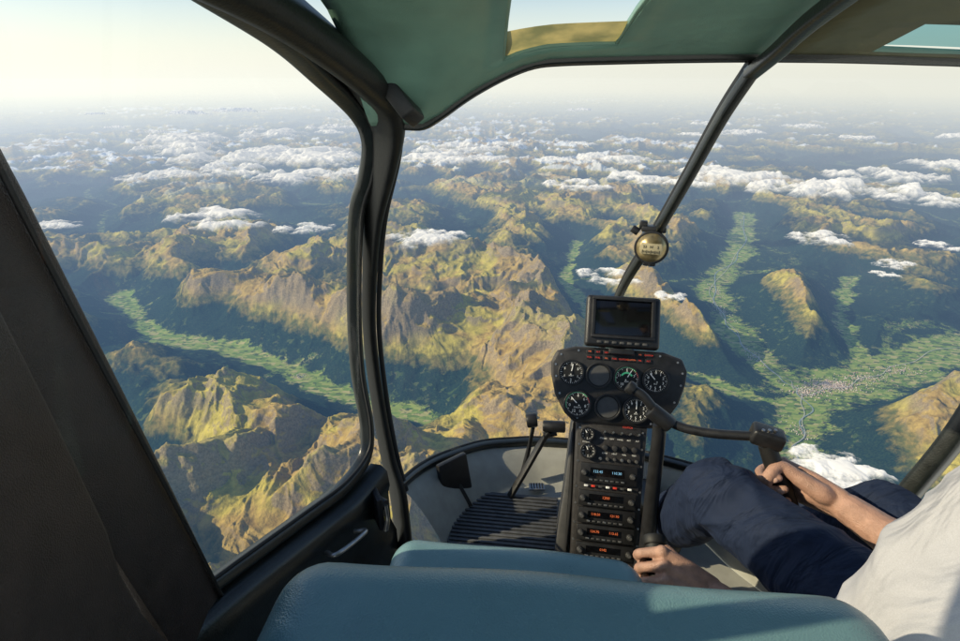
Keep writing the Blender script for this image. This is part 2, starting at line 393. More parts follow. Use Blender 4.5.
def terrain_mat():
    m,n=newmat("alpine_ground"); N=n.nodes.new; K=n.links.new
    out=N('ShaderNodeOutputMaterial'); p=N('ShaderNodeBsdfDiffuse')
    g=N('ShaderNodeNewGeometry'); sx=N('ShaderNodeSeparateXYZ'); K(g.outputs['Position'],sx.inputs[0])
    km=N('ShaderNodeVectorMath'); km.operation='SCALE'; km.inputs['Scale'].default_value=.001; K(g.outputs['Position'],km.inputs[0])
    def noise(sc,det=6,ro=.6):
        t=N('ShaderNodeTexNoise'); t.inputs['Scale'].default_value=sc; t.inputs['Detail'].default_value=det; t.inputs['Roughness'].default_value=ro; K(km.outputs[0],t.inputs['Vector']); return t.outputs['Fac']
    def math_(op,a,b=None,c=None):
        t=N('ShaderNodeMath'); t.operation=op
        for i,v in enumerate((a,b,c)):
            if v is None: continue
            if isinstance(v,(int,float)): t.inputs[i].default_value=v
            else: K(v,t.inputs[i])
        return t.outputs[0]
    def rng_(v,a,b,c=0,d=1):
        t=N('ShaderNodeMapRange'); t.interpolation_type='SMOOTHSTEP'; K(v,t.inputs[0])
        for i,x in enumerate((a,b,c,d)): t.inputs[i+1].default_value=x
        return t.outputs[0]
    def mix(f,a,b):
        t=N('ShaderNodeMix'); t.data_type='RGBA'
        if isinstance(f,float): t.inputs[0].default_value=f
        else: K(f,t.inputs[0])
        for i,v in ((6,a),(7,b)):
            if isinstance(v,tuple): t.inputs[i].default_value=v+(1,)
            else: K(v,t.inputs[i])
        return t.outputs[2]
    h=math_('MULTIPLY_ADD',sx.outputs[2],.001/HS,7.0/HS)      # relief above the valley floor
    n1=noise(.5,4,.6); n2=noise(5,6,.65); n3=noise(24,4,.7)
    hh=math_('MULTIPLY_ADD',math_('SUBTRACT',n1,.5),.9,h); hh=math_('MULTIPLY_ADD',math_('SUBTRACT',n2,.5),.55,hh)
    forest=mix(rng_(n3,.35,.7),(.008,.024,.026),(.028,.054,.034))
    meadow=mix(rng_(n2,.35,.65),(.10,.115,.035),(.25,.195,.06))
    gold=mix(rng_(n2,.3,.7),(.29,.19,.06),(.55,.39,.115))
    yg=mix(rng_(n2,.3,.7),(.32,.27,.05),(.60,.50,.10))
    gold=mix(rng_(n1,.47,.57),gold,yg)
    rock=mix(rng_(n3,.3,.7),(.15,.12,.09),(.36,.29,.20))
    snow=(.82,.83,.84)
    c=mix(rng_(hh,.62,.88),forest,meadow)
    c=mix(rng_(hh,.88,1.22),c,gold)
    sz=N('ShaderNodeSeparateXYZ'); K(g.outputs['Normal'],sz.inputs[0])
    steep=rng_(math_('MULTIPLY_ADD',math_('SUBTRACT',n2,.5),.35,sz.outputs[2]),.80,.60)
    c=mix(math_('MULTIPLY',steep,rng_(h,.9,1.5,0,.75)),c,rock)
    c=mix(math_('MULTIPLY',rng_(hh,1.7,2.2),.45),c,rock)
    dist=N('ShaderNodeVectorMath'); dist.operation='LENGTH'; K(km.outputs[0],dist.inputs[0])
    sn=math_('MULTIPLY',rng_(hh,1.16,1.32),rng_(dist.outputs['Value'],30,46)); sn=math_('MULTIPLY',sn,rng_(n1,.44,.54))
    c=mix(sn,c,snow)
    vo=N('ShaderNodeTexVoronoi'); vo.inputs['Scale'].default_value=6.5; vo.distance='CHEBYCHEV'; mp=N('ShaderNodeMapping'); mp.inputs['Scale'].default_value=(1,2.1,.01); mp.inputs['Rotation'].default_value=(0,0,.5)
    K(km.outputs[0],mp.inputs[0]); K(mp.outputs[0],vo.inputs['Vector'])
    sc=N('ShaderNodeSeparateColor'); K(vo.outputs['Color'],sc.inputs[0])
    cr=N('ShaderNodeValToRGB'); cr.color_ramp.interpolation='CONSTANT'
    cols=[(.16,.25,.05),(.27,.35,.08),(.33,.38,.10),(.19,.29,.06),(.44,.41,.17),(.10,.15,.045),(.29,.36,.09)]
    cr.color_ramp.elements[0].color=cols[0]+(1,); cr.color_ramp.elements[1].position=.15; cr.color_ramp.elements[1].color=cols[1]+(1,)
    for i,cc in enumerate(cols[2:]): e=cr.color_ramp.elements.new(.3+.14*i); e.color=cc+(1,)
    K(sc.outputs[0],cr.inputs[0])
    fields=mix(rng_(n2,.56,.64,0,.85),cr.outputs[0],(.04,.07,.035))
    at=N('ShaderNodeAttribute'); at.attribute_name="valley"
    gm=rng_(math_('MULTIPLY_ADD',math_('SUBTRACT',n3,.5),.7,math_('MULTIPLY_ADD',math_('SUBTRACT',n2,.5),1.4,at.outputs['Fac'])),.28,.62)
    past=math_('MULTIPLY',rng_(n2,.56,.64),rng_(n1,.46,.56)); past=math_('MULTIPLY',past,rng_(h,1.0,.5)); gm=math_('MAXIMUM',gm,math_('MULTIPLY',past,.75))
    c=mix(gm,c,fields)
    K(c,p.inputs['Color'])
    b=N('ShaderNodeBump'); b.inputs['Strength'].default_value=1; b.inputs['Distance'].default_value=20
    K(math_('MULTIPLY',math_('ADD',n3,math_('MULTIPLY',n2,1.4)),rng_(h,.05,.8,.05,1)),b.inputs['Height']); K(b.outputs[0],p.inputs['Normal'])
    K(paint_haze(n,p.outputs[0]),out.inputs[0]); return m
me.materials.append(terrain_mat())
terr=bpy.data.objects.new("mountain_terrain",me); COL.objects.link(terr); terr["kind"]="structure"; terr["label"]="alpine mountain ranges with green valleys and golden ridges"

def hazed(name,cols,scale,rough=.8):
    m,n=newmat(name); out=n.nodes.new('ShaderNodeOutputMaterial'); p=n.nodes.new('ShaderNodeBsdfPrincipled'); p.inputs['Roughness'].default_value=rough
    g=n.nodes.new('ShaderNodeNewGeometry')
    r=n.nodes.new('ShaderNodeValToRGB'); r.color_ramp.elements[0].color=cols[0]+(1,); r.color_ramp.elements[1].color=cols[1]+(1,)
    n.links.new(g.outputs['Random Per Island'],r.inputs[0]); n.links.new(r.outputs[0],p.inputs['Base Color'])
    n.links.new(paint_haze(n,p.outputs[0]),out.inputs[0]); return m
def ribbon(name,pts,wd,z,m,wig,label,seed):
    P=catmull([V((x,y,0)) for x,y in pts],24); b=B(); rows=[]
    for i,p in enumerate(P):
        t=(P[min(len(P)-1,i+1)]-P[max(0,i-1)]).normalized(); s=V((t.y,-t.x,0))
        o=wig*float(perlin(np.array([i*.09]),np.array([seed*1.0]))[0])
        c=p+s*o; rows.append([(c-s*wd/2+V((0,0,z)))*1000,(c+s*wd/2+V((0,0,z)))*1000])
    b.grid(rows); return b.done(name,m,None,kind="structure",label=label)
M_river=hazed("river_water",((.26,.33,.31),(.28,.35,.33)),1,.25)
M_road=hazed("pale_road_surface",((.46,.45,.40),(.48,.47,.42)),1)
ribbon("river",VAL[0][0],.028,-6.985,M_river,.30,"pale river winding along the green valley floor",3)
ribbon("road",VAL[0][0],.016,-6.980,M_road,.25,"motorway along the valley floor",9)
ribbon("road",VAL[1][0],.016,-6.979,M_road,.30,"road through the side valley",14)
b=B(); tb=b.bm
def houses(cx,cy,sx,sy,n,s0,s1):
    for k in range(n):
        x=random.gauss(cx,sx)*1000; y=random.gauss(cy,sy)*1000; a=random.choice((.2,.9,1.77))+random.gauss(0,.1)
        l=random.uniform(s0,s1); w_=l*random.uniform(.4,.8); h=random.uniform(8,16); ca,sa=math.cos(a),math.sin(a)
        def pt(u,v,z): return (x+u*ca-v*sa,y+u*sa+v*ca,-6998+z)
        lo=[tb.verts.new(pt(u*l/2,v*w_/2,0)) for u,v in((-1,-1),(1,-1),(1,1),(-1,1))]
        hi=[tb.verts.new(pt(u*l/2,v*w_/2,h)) for u,v in((-1,-1),(1,-1),(1,1),(-1,1))]
        r0=tb.verts.new(pt(-l/2,0,h+6)); r1=tb.verts.new(pt(l/2,0,h+6))
        for i in range(4):
            tb.faces.new([lo[i],lo[(i+1)%4],hi[(i+1)%4],hi[i]])
        tb.faces.new([hi[0],hi[1],r1,r0]); tb.faces.new([hi[2],hi[3],r0,r1]); tb.faces.new([hi[1],hi[2],r1]); tb.faces.new([hi[3],hi[0],r0])
houses(8.75,11.35,.28,.13,700,11,28); houses(8.0,11.05,.24,.14,260,11,30); houses(7.5,12.9,.10,.28,110,11,24)
houses(6.9,9.5,.10,.20,80,10,22); houses(10.9,12.1,.40,.14,150,11,26); houses(7.9,16.0,.10,.4,100,14,30); houses(8.4,17.8,.12,.4,80,14,30)
houses(-4.6,11.8,.10,.06,50,10,22); houses(9.8,11.7,.33,.11,180,11,26); houses(9,11.3,.8,.20,120,10,20)
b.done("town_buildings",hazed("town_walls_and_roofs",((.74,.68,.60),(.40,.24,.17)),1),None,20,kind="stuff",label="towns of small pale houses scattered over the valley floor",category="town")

# ------------------------------------------------------------------ clouds
def cloud_mat():
    m,n=newmat("cumulus_cloud"); N=n.nodes.new; K=n.links.new
    out=N('ShaderNodeOutputMaterial'); d=N('ShaderNodeBsdfDiffuse'); d.inputs[0].default_value=(.48,.47,.45,1)
    em=N('ShaderNodeEmission'); em.inputs[0].default_value=(.99,.94,.84,1); em.inputs[1].default_value=.56   # painted self-glow standing in for light scattered inside the cloud
    ad=N('ShaderNodeAddShader'); K(d.outputs[0],ad.inputs[0]); K(em.outputs[0],ad.inputs[1])
    hz=paint_haze(n,ad.outputs[0],120)
    at=N('ShaderNodeAttribute'); at.attribute_name="puff"
    tc=N('ShaderNodeTexCoord'); ns=N('ShaderNodeTexNoise'); ns.inputs['Scale'].default_value=7; ns.inputs['Detail'].default_value=9; ns.inputs['Roughness'].default_value=.70; ns.inputs['Distortion'].default_value=.7
    K(tc.outputs['Object'],ns.inputs['Vector'])
    a=N('ShaderNodeMath'); a.operation='MULTIPLY_ADD'; a.inputs[1].default_value=2.6; K(ns.outputs['Fac'],a.inputs[0])
    s=N('ShaderNodeMath'); s.operation='SUBTRACT'; s.inputs[1].default_value=1.38; K(at.outputs['Fac'],s.inputs[0]); K(s.outputs[0],a.inputs[2])
    mr=N('ShaderNodeMapRange'); mr.interpolation_type='SMOOTHSTEP'; mr.inputs[1].default_value=-.10; mr.inputs[2].default_value=1.1; mr.inputs[4].default_value=.95; K(a.outputs[0],mr.inputs[0])
    tr=N('ShaderNodeBsdfTransparent'); mx=N('ShaderNodeMixShader'); K(mr.outputs[0],mx.inputs[0]); K(tr.outputs[0],mx.inputs[1]); K(hz,mx.inputs[2])
    K(mx.outputs[0],out.inputs[0]); return m
M_cloud=cloud_mat()
def cloud_mesh(seed):
    n=140; u=np.linspace(-.5,.5,n); XX,YY=np.meshgrid(u,u,indexing='ij')
    r=np.hypot(XX/.48,YY/.42)
    f=fbm(XX*3.0,YY*3.0,6,seed*13+100,.56)
    dens=.90-1.05*r**1.8+1.15*f-np.clip(r-.85,0,1)*4
    bil=0;a=1;fr=4.5
    for k in range(3): bil=bil+a*np.sqrt(np.abs(perlin(XX*fr+.1*f,YY*fr,seed*7+200+k))+.05); a*=.28; fr*=2.1
    hz=np.clip(dens,0,1.2)**1.0*.058*(.55+.42*bil)
    me=bpy.data.meshes.new("cloud"); co=np.stack([XX,YY,hz],-1).reshape(-1,3)
    keep=dens>-.18
    idx=np.arange(n*n).reshape(n,n); kk=keep[:-1,:-1]&keep[1:,:-1]&keep[:-1,1:]&keep[1:,1:]
    q=np.stack([idx[:-1,:-1],idx[1:,:-1],idx[1:,1:],idx[:-1,1:]],-1)[kk]
    used=np.unique(q); remap=np.zeros(n*n,int); remap[used]=np.arange(len(used)); q=remap[q]
    me.vertices.add(len(used)); me.vertices.foreach_set("co",co[used].astype(np.float32).ravel())
    nf=len(q); me.loops.add(nf*4); me.loops.foreach_set("vertex_index",q.astype(np.int32).ravel()); me.polygons.add(nf)
    me.polygons.foreach_set("loop_start",np.arange(0,nf*4,4,dtype=np.int32)); me.polygons.foreach_set("loop_total",np.full(nf,4,dtype=np.int32)); me.polygons.foreach_set("use_smooth",np.ones(nf,dtype=bool))
    t=me.attributes.new("puff",'FLOAT','POINT'); t.data.foreach_set("value",dens.reshape(-1)[used].astype(np.float32))
    me.update(calc_edges=True); me.materials.append(M_cloud); return me
CM=[cloud_mesh(i) for i in range(10)]
CL=[(-17.7,32.8,5.6),(-12.1,29,6.6),(-8.4,29,6.0),(-8.1,23.5,4.2),(-5.9,24.7,3.2),(-11.4,25.4,3.6),(-10,31,6),(-2.1,29,4.4),(.5,29.4,2.6),(4.2,29,2.2),(-8.2,16.4,3.2),(-5.1,15.4,1.6),
(-1.65,14.3,2.3),(-.9,14.6,1.3),(-12.9,15.5,1.8),(4.0,21.8,2.7),(6.9,23.4,3.0),(8.7,22.4,2.2),(11,23.6,5.0),(12.6,21.3,4.0),(14.6,20.8,4.6),(16.3,19.2,3.2),(23,26.9,4.2),(9.4,14.2,2.0),(9.9,12.1,1.0),
(2.9,11.2,1.4),(3.9,10.1,.7),(4.05,4.50,1.2),(3.95,4.85,.8),(9.2,11.4,.6),(12.1,13.6,1.1),(18,24,4.5),(-20,38,7),(-15,41,6),(-14,24,3.4),(-1,33,5),(7,29,4)]
for i in range(20):
    y=random.uniform(36,75); CL.append((random.uniform(-.8,.9)*y,y,random.uniform(2.0,4.6)*(y/50)))
for i,(x,y,s) in enumerate(CL):
    o=bpy.data.objects.new("cloud",CM[i%10]); COL.objects.link(o)
    z=-4.1 if y>6 else -4.0
    o.location=(x*1000,y*1000,z*1000); o.scale=(s*1250,s*1000,s*1000*(1.1 if y<20 else 1.3)); o.rotation_euler=(0,0,random.uniform(-.5,.5)+(math.pi if i%2 else 0))
    o["label"]="white puffy cumulus cloud drifting over the mountains"; o["category"]="cloud"; o["group"]="clouds over the mountains"

# ================================================================== HELICOPTER CABIN
cab=empty("helicopter_cabin",(.35,.8,-1.1),"dark framed helicopter cabin with large curved windshield","helicopter")
SKX0,SKX1=.03,.185
def ceil_z(x,y):
    t=max(0,(.90-y))
    z=.012+.30*t-.12*t*t
    z-=min(.085,1.1*max(0,.10-x)**1.5)*math.exp(-(t/.13)**2)
    z-= .5*max(0,x-.75)**2
    return z
xs=[-.17,-.15,-.13,-.11,-.09,-.065,-.04,-.02,0,SKX0,.06,.10,.145,SKX1,.22,.25,.3,.34,.375,.41,.45,.5,.54,.575,.61,.66,.72,.78,.84,.90,.96]
def front_y(x): return .885-.045*math.sin(max(0,min(1,(x+.1)/1.0))*math.pi)
ts=[0,.015,.03,.045,.06,.075,.09,.105,.125,.15,.2,.28,.36,.45,.6,.75,.9]
def cz(x,y): t=front_y(x)-y; return ceil_z(x,y)+.006*math.sin(t*9)**2
rows=[]
for t in ts:
    rows.append([V((x,(front_y(x)-t),cz(x,front_y(x)-t))) for x in xs])
b=B()
def sk(i,j):
    x=(xs[j]+xs[j+1])/2
    return (SKX0<x<SKX1 and ts[i]>=.045 and ts[i+1]<=.60) or (.41<x<.96 and ts[i+1]<=.45)
b.grid(rows,skip=sk); hl=b.done("headliner",M_head,cab)
sm=hl.modifiers.new("solid",'SOLIDIFY'); sm.thickness=.005; sm.offset=1
b=B(); b.grid(rows,skip=lambda i,j: not(.41<(xs[j]+xs[j+1])/2<.96 and ts[i+1]<=.45) or (.54<(xs[j]+xs[j+1])/2<.90 and ts[i]>=.015 and ts[i+1]<=.105)); ol=b.done("headliner_panel",M_olive,cab); sm=ol.modifiers.new("solid",'SOLIDIFY'); sm.thickness=.005; sm.offset=1
for x0,x1,t0,t1 in((SKX0,SKX1,.045,.60),(.54,.90,.015,.105)):
    b=B(); ya=lambda x:front_y(x)-t0; yb=lambda x:front_y(x)-t1
    c=[(x0,ya(x0)),(x1,ya(x1)),(x1,yb(x1)),(x0,yb(x0))]
    P_=[]
    for k in range(4):
        p,q_=c[k],c[(k+1)%4]
        for t in range(6): x=p[0]+(q_[0]-p[0])*t/6; y=p[1]+(q_[1]-p[1])*t/6; P_.append((x,y,cz(x,y)+.001))
    b.sweep(P_,sec_rect(.009,.008),n=1,closed=True)
    b.done("skylight_frame",M_head,cab)
b=B(); rows_b=[]
for k in range(7):
    t=.046+.060*k/6; rows_b.append([V((x,front_y(x)-t,cz(x,front_y(x)-t)+.0005-.003*math.sin(k/6*math.pi))) for x in (SKX0+.003,.05,.07,.09,.11,.13,.15,.17,SKX1-.003)])
b.grid(rows_b); bl=b.done("skylight_glow_panel",M_glow_panel,cab)  # added panel, put in for the golden light patch on the headliner
b=B(); b.grid([[V((x,front_y(x)-t,cz(x,front_y(x)-t)+.007)) for x in (.537,.60,.66,.72,.81,.903)] for t in (.013,.05,.08,.108)]); b.done("skylight_pane",M_tint,cab)
top=[(x,front_y(x)+.005,ceil_z(x,front_y(x))-.002) for x in(-.118,-.09,-.06,-.03,0,.04,.08,.12,.2,.3,.4,.52,.64,.76,.88,.94)]
b=B(); b.sweep(top,sec_rect(.024,.018),n=4); b.sweep([(p[0],p[1]+.014,p[2]-.004) for p in top],sec_round(.010,.014),n=4,mi=1)
b.done("windshield_upper_frame",[M_frame,M_rubber],cab)
bow=[(.388,.835,.008),(.382,.90,-.062),(.378,.99,-.172),(.372,1.12,-.325),(.368,1.30,-.52),(.36,1.40,-.75),(.35,1.37,-.95),(.35,1.32,-1.02)]
b=B(); b.sweep(bow,sec_rect(.020,.016),n=8,up=(1,0,0)); b.sweep([(p[0],p[1]+.010,p[2]+.004) for p in bow],sec_rect(.030,.006),up=(1,0,0),n=8,mi=1)
b.done("windshield_centre_post",[M_frame,M_rubber],cab)
b=B(); b.sweep([(.389,.845,.002),(.378,.76,.027),(.362,.65,.060),(.34,.45,.105),(.31,.1,.16)],sec_rect(.020,.018),n=6); b.done("overhead_beam",M_frame,cab)
post=[(-.31,.20,.13),(-.226,.50,.085),(-.186,.68,.040),(-.158,.82,-.010),(-.145,.885,-.060),(-.161,.94,-.13),(-.203,1.005,-.25),(-.232,1.06,-.38),(-.250,1.085,-.53),(-.248,1.09,-.70),(-.228,1.06,-.86),(-.205,1.03,-.95),(-.19,.98,-1.08)]
b=B(); b.sweep(post,sec_rect(.042,.024,.45),up=(-.5,-1,0),n=8,scales=[1.7,1.7,1.75,1.8,1.5,1.15,.90,.78,.76,.82,.95,1.1,1.1])
b.sweep([(p[0]+.020,p[1]+.010,p[2]) for p in post[4:-1]],sec_round(.010,.014),up=(-.5,-1,0),n=8,mi=1)
b.done("windshield_side_post",[M_post,M_rubber],cab)
b=B(); b.prism([(-.03,-.03),(.02,-.035),(.040,-.005),(.025,.02),(-.03,.03)],0,.024,.004,Matrix.Translation((-.122,.83,-.040))@Matrix.Rotation(.9,4,'Y')); b.done("frame_bracket",M_black,cab)
rp=[(.95,.80,-.02),(.96,.83,-.2),(.94,.84,-.45),(.905,.83,-.62),(.85,.83,-.81),(.80,.80,-.93),(.80,.78,-1.08)]
b=B(); b.sweep(rp,sec_rect(.05,.035,.3),up=(.5,-1,0),n=8); b.done("windshield_side_post",M_frame,cab)
rim=[(-.20,1.035,-.93),(-.165,1.12,-.955),(-.11,1.20,-.98),(0,1.295,-1.01),(.10,1.33,-1.025),(.186,1.34,-1.03),(.3645,1.31,-1.026),(.513,1.215,-.997),(.63,1.10,-.96),(.70,.957,-.91),(.78,.84,-.88),(.80,.80,-.88)]
RM=catmull(rim,5)
b=B(); b.sweep(rim,sec_rect(.022,.020),n=5); b.sweep([(p[0],p[1]+.014,p[2]+.006) for p in rim],sec_round(.010,.010),n=5,mi=1); b.done("windshield_lower_frame",[M_frame,M_rubber],cab)
b=B(); rows=[]
for k in range(9):
    t=k/8; row=[]
    for p in RM:
        c=V((.32,.85,-1.1)); qd=p.lerp(c,.22*t**.8); qd.z=p.z-.008+( -1.10-p.z)*(t**1.2); row.append(qd)
    rows.append(row)
b.grid(rows); o=b.done("nose_side_lining",M_cream,cab,80)
b=B(); b.face([(-.42,-.1,-1.101)]+[(-.42,.62,-1.101),(-.21,1.0,-1.101)]+[tuple(V((p.x,p.y,-1.101))) for p in rows[-1]]+[(.86,.6,-1.101),(.86,-.1,-1.101)]); b.done("cabin_floor",M_cream,cab)
b=B(); P_=[rows[k][10]+V((0,-.002,.004)) for k in range(9)]; b.sweep(P_,sec_rect(.010,.004),n=3,up=(0,-1,.3)); b.done("lining_trim",M_black,cab)
b=B(); MM=Matrix.Translation((.058,1.0,-1.094))@Matrix.Rotation(math.radians(-7),4,'Z')
b.box((0,0,0),(.285,.37,.008),.002,MM)
for i in range(27): b.box((0,-.172+i*.0132,.006),(.277,.0070,.006),.0018,MM)
b.done("ribbed_floor_panel",M_mat,cab)
b=B(); b.box((0,0,0),(.045,.028,.006),.002,Matrix.Translation((.165,1.205,-1.086))); 
for i in range(5): b.box((-.016+i*.008,0,.004),(.003,.02,.003),0,Matrix.Translation((.165,1.205,-1.086)),1)
b.done("air_vent",[M_metal,M_dial],cab)
b=B(); b.box((0,0,0),(.095,.02,.13),.006,Matrix.Translation((-.070,1.160,-1.02))@Matrix.Rotation(math.radians(38),4,'Z')@Matrix.Rotation(-.25,4,'X')); b.done("map_pocket",M_black,cab)
# ---- left door
dl=[(-.235,.50,.075),(-.218,.65,.04),(-.212,.773,.004),(-.192,.90,-.052),(-.184,.938,-.10),(-.202,.97,-.165),(-.2325,.995,-.24),(-.264,1.035,-.429),(-.274,1.038,-.60),(-.262,1.02,-.74),(-.268,.985,-.803),(-.30,.90,-.815),(-.358,.797,-.803),(-.446,.593,-.752),(-.478,.50,-.73),(-.49,.42,-.68),(-.50,.30,-.45),(-.48,.22,-.15),(-.36,.26,.08)]
b=B(); b.sweep(dl,sec_rect(.026,.030,.3),up=(1,.1,.2),n=8,closed=False)
door=b.done("cabin_door",M_frame,cab,label="dark door with large wraparound window")
b=B(); b.sweep([(p[0]+.012,p[1]-.012 if p[2]>-.75 else p[1],p[2]-(0 if p[2]>-.7 else -.018)) for p in dl],sec_round(.007,.007),up=(1,.1,.2),n=8); b.done("window_seal",M_rubber,door)
gl=catmull(dl,4); b=B(); b.face([tuple(p+V((-.006,0,0))) for p in gl]); bmesh.ops.triangulate(b.bm,faces=b.bm.faces[:]); b.done("door_window",M_glass,door)
b=B()
topl=[V((-.258,1.0,-.83)),V((-.30,.90,-.833)),V((-.358,.797,-.82)),V((-.446,.593,-.77)),V((-.49,.45,-.74)),V((-.50,.2,-.72))]
TT=catmull(topl,6); rows=[]
for off,dz in((0,0),(.030,.004),(.046,-.01),(.050,-.05),(.044,-.075),(.044,-.16),(.058,-.19),(.060,-.275)):
    rows.append([p+V((off*.9,-off*.35,0))+V((0,0,(-1.10-p.z)*min(1,-dz/.275) if dz<0 else dz)) for p in TT])
b.grid(rows); b.done("door_panel",M_frame,door)
def on_panel(t,h):
    i=t*(len(TT)-1); k=min(int(i),len(TT)-2); p=TT[k].lerp(TT[k+1],i-k); return p+V((.050,-.02,-h))
b=B(); a=on_panel(.27,.055); c=on_panel(.40,.05)
b.sweep([a,a+V((.026,-.012,.010)),c+V((.026,-.012,.010)),c],sec_round(.010,.010),n=6); b.done("door_handle",M_metal,door)
b=B(); a=on_panel(.13,.055); b.box((0,0,0),(.014,.05,.09),.005,Matrix.Translation(a+V((.004,0,0)))@Matrix.Rotation(math.radians(27),4,'Z'))
b.cyl(a+V((0.006,0,.02)),a+V((.024,-.01,.02)),.014,.012,18,.002); b.sweep([a+V((.024,-.01,.02)),a+V((.028,-.02,-.01)),a+V((.024,-.03,-.035))],sec_rect(.008,.012),n=4,mi=1)
for i in range(5): b.box((.015,-.018+i*.009,-.03),(.001,.005,.012),0,Matrix.Translation(a)@Matrix.Rotation(math.radians(27),4,'Z'),2 if i%2 else 0)
b.done("door_latch",[M_black,M_metal,M_yellow],door)
def side_plate(poly,x,th,name,m,bev=.006,tilt=0,par=cab):
    Mx=Matrix(((0,0,1,x),(1,0,0,0),(0,1,0,0),(0,0,0,1)))
    b=B(); b.prism(poly,0,th,bev,Mx); return b.done(name,m,par)
side_plate([(.475,.05),(.505,-.10),(.575,-.52),(.612,-.755),(.66,-1.08),(.52,-1.08),(.478,-.70),(.446,-.50),(.420,-.28),(.39,.05)],-.447,.022,"door_pillar",M_brown)
side_plate([(.400,-.10),(.415,-.28),(.424,-.44),(.420,-.50),(.428,-.58),(.448,-.66),(.50,-.90),(.52,-1.08),(-.2,-1.08),(-.2,-.10)],-.414,.018,"rear_side_panel",M_brown,.006)
b=B(); b.sweep([(-.4015,.30,-.12),(-.4015,.32,-.28),(-.4015,.345,-.44),(-.4015,.375,-.60),(-.4015,.43,-.85)],sec_round(.012,.010),up=(1,0,0),n=6); b.done("panel_piping",M_rubber,cab)
b=B(); b.sweep([(-.421,.47,0),(-.421,.493,-.15),(-.421,.56,-.52),(-.421,.60,-.755),(-.421,.64,-1.0)],sec_round(.006,.006),up=(1,0,0),n=6); b.done("pillar_seal",M_rubber,cab)
def poly_at(P,t):
    i=t*(len(P)-1); k=min(int(i),len(P)-2); return P[k].lerp(P[k+1],i-k)
def coons(bt,tp,lf,rt,nu=16,nv=16):
    rows=[]
    for j in range(nv+1):
        v=j/nv; r=[]
        for i in range(nu+1):
            u=i/nu
            s=poly_at(bt,u)*(1-v)+poly_at(tp,u)*v+poly_at(lf,v)*(1-u)+poly_at(rt,v)*u-(bt[0]*(1-u)*(1-v)+bt[-1]*u*(1-v)+tp[0]*(1-u)*v+tp[-1]*u*v)
            r.append(s)
        rows.append(r)
    return rows
bt=catmull(rim[:6]+[(.35,1.32,-1.02)],4); lf=catmull(post[4:12],4)[::-1]; rt=catmull(bow,4)[::-1]; tpL=catmull([post[4]]+top[1:10]+[bow[0]],4)
lf[0]=bt[0].copy(); 
b=B(); b.grid(coons(bt,tpL,lf,rt)); b.done("windshield_pane",M_glass,cab)
bt=catmull([(.35,1.32,-1.02)]+rim[7:12],4); tpR=catmull([bow[0]]+top[11:],4); rr=catmull(rp[:-1],4)[::-1]
b=B(); b.grid(coons(bt,tpR,rt,rr)); b.done("windshield_pane",M_glass,cab)

# ================================================================== INSTRUMENT CONSOLE
PSI=math.radians(9)
hf=V((math.sin(PSI),math.cos(PSI),0)); rr_=V((math.cos(PSI),-math.sin(PSI),0))
uu=hf*.5+V((0,0,.866)); nn=rr_.cross(uu)
P0=V((.334,1.115,-.686))
def frame(o,r,u,n): 
    return Matrix(((r.x,u.x,n.x,o.x),(r.y,u.y,n.y,o.y),(r.z,u.z,n.z,o.z),(0,0,0,1)))
CF=frame(P0,rr_,uu,nn)
con=empty("instrument_console",(.30,1.0,-1.1),"black helicopter instrument console with round dials and radio stack","instrument console")
b=B()
outl=[(-.105,.088),(.105,.088),(.150,.074),(.163,.045),(.160,.012),(.146,-.035),(.118,-.078),(.090,-.098),(-.098,-.098),(-.122,-.078),(-.148,-.035),(-.160,.012),(-.163,.045),(-.150,.074)]
b.prism(outl,-.055,0,.006,CF)
b.done("instrument_panel",M_panel,con)
b=B()
ins=[(x*.965,y*.95) for x,y in outl]; b.prism(ins,.0002,.0022,.001,CF); pf=b.done("panel_faceplate",M_black,con)
for i,(x,y) in enumerate([(x*.925,y*.88) for x,y in outl]):
    g=B(); g.cyl(CF@V((x,y,.002)),CF@V((x,y,.0036)),.0026,n=10); g.done("screw",M_metal,pf)
b=B(); b.prism([(-.092,-.096),(.078,-.096),(.072,-.28),(.070,-.40),(.070,-.440),(-.086,-.440),(-.086,-.40),(-.088,-.28)],-.17,-.006,.005,CF)
b.box((-.008,-.265,-.0045),(.142,.325,.004),.001,CF); 
for yy in(-.11,-.15,-.19,-.25,-.29,-.335,-.375,-.42):
    for xx in(-.082,.067): b.cyl(CF@V((xx,yy,-.006)),CF@V((xx,yy,-.003)),.0026,n=10,mi=1)
b.done("pedestal",[M_panel,M_metal],con)
g=B(); g.prism([(-.10,-.100),(-.094,-.100),(-.090,-.30),(-.096,-.440),(-.125,-.440),(-.110,-.28)],-.165,-.040,.004,CF); g.done("pedestal_side_cover",M_cover,con)
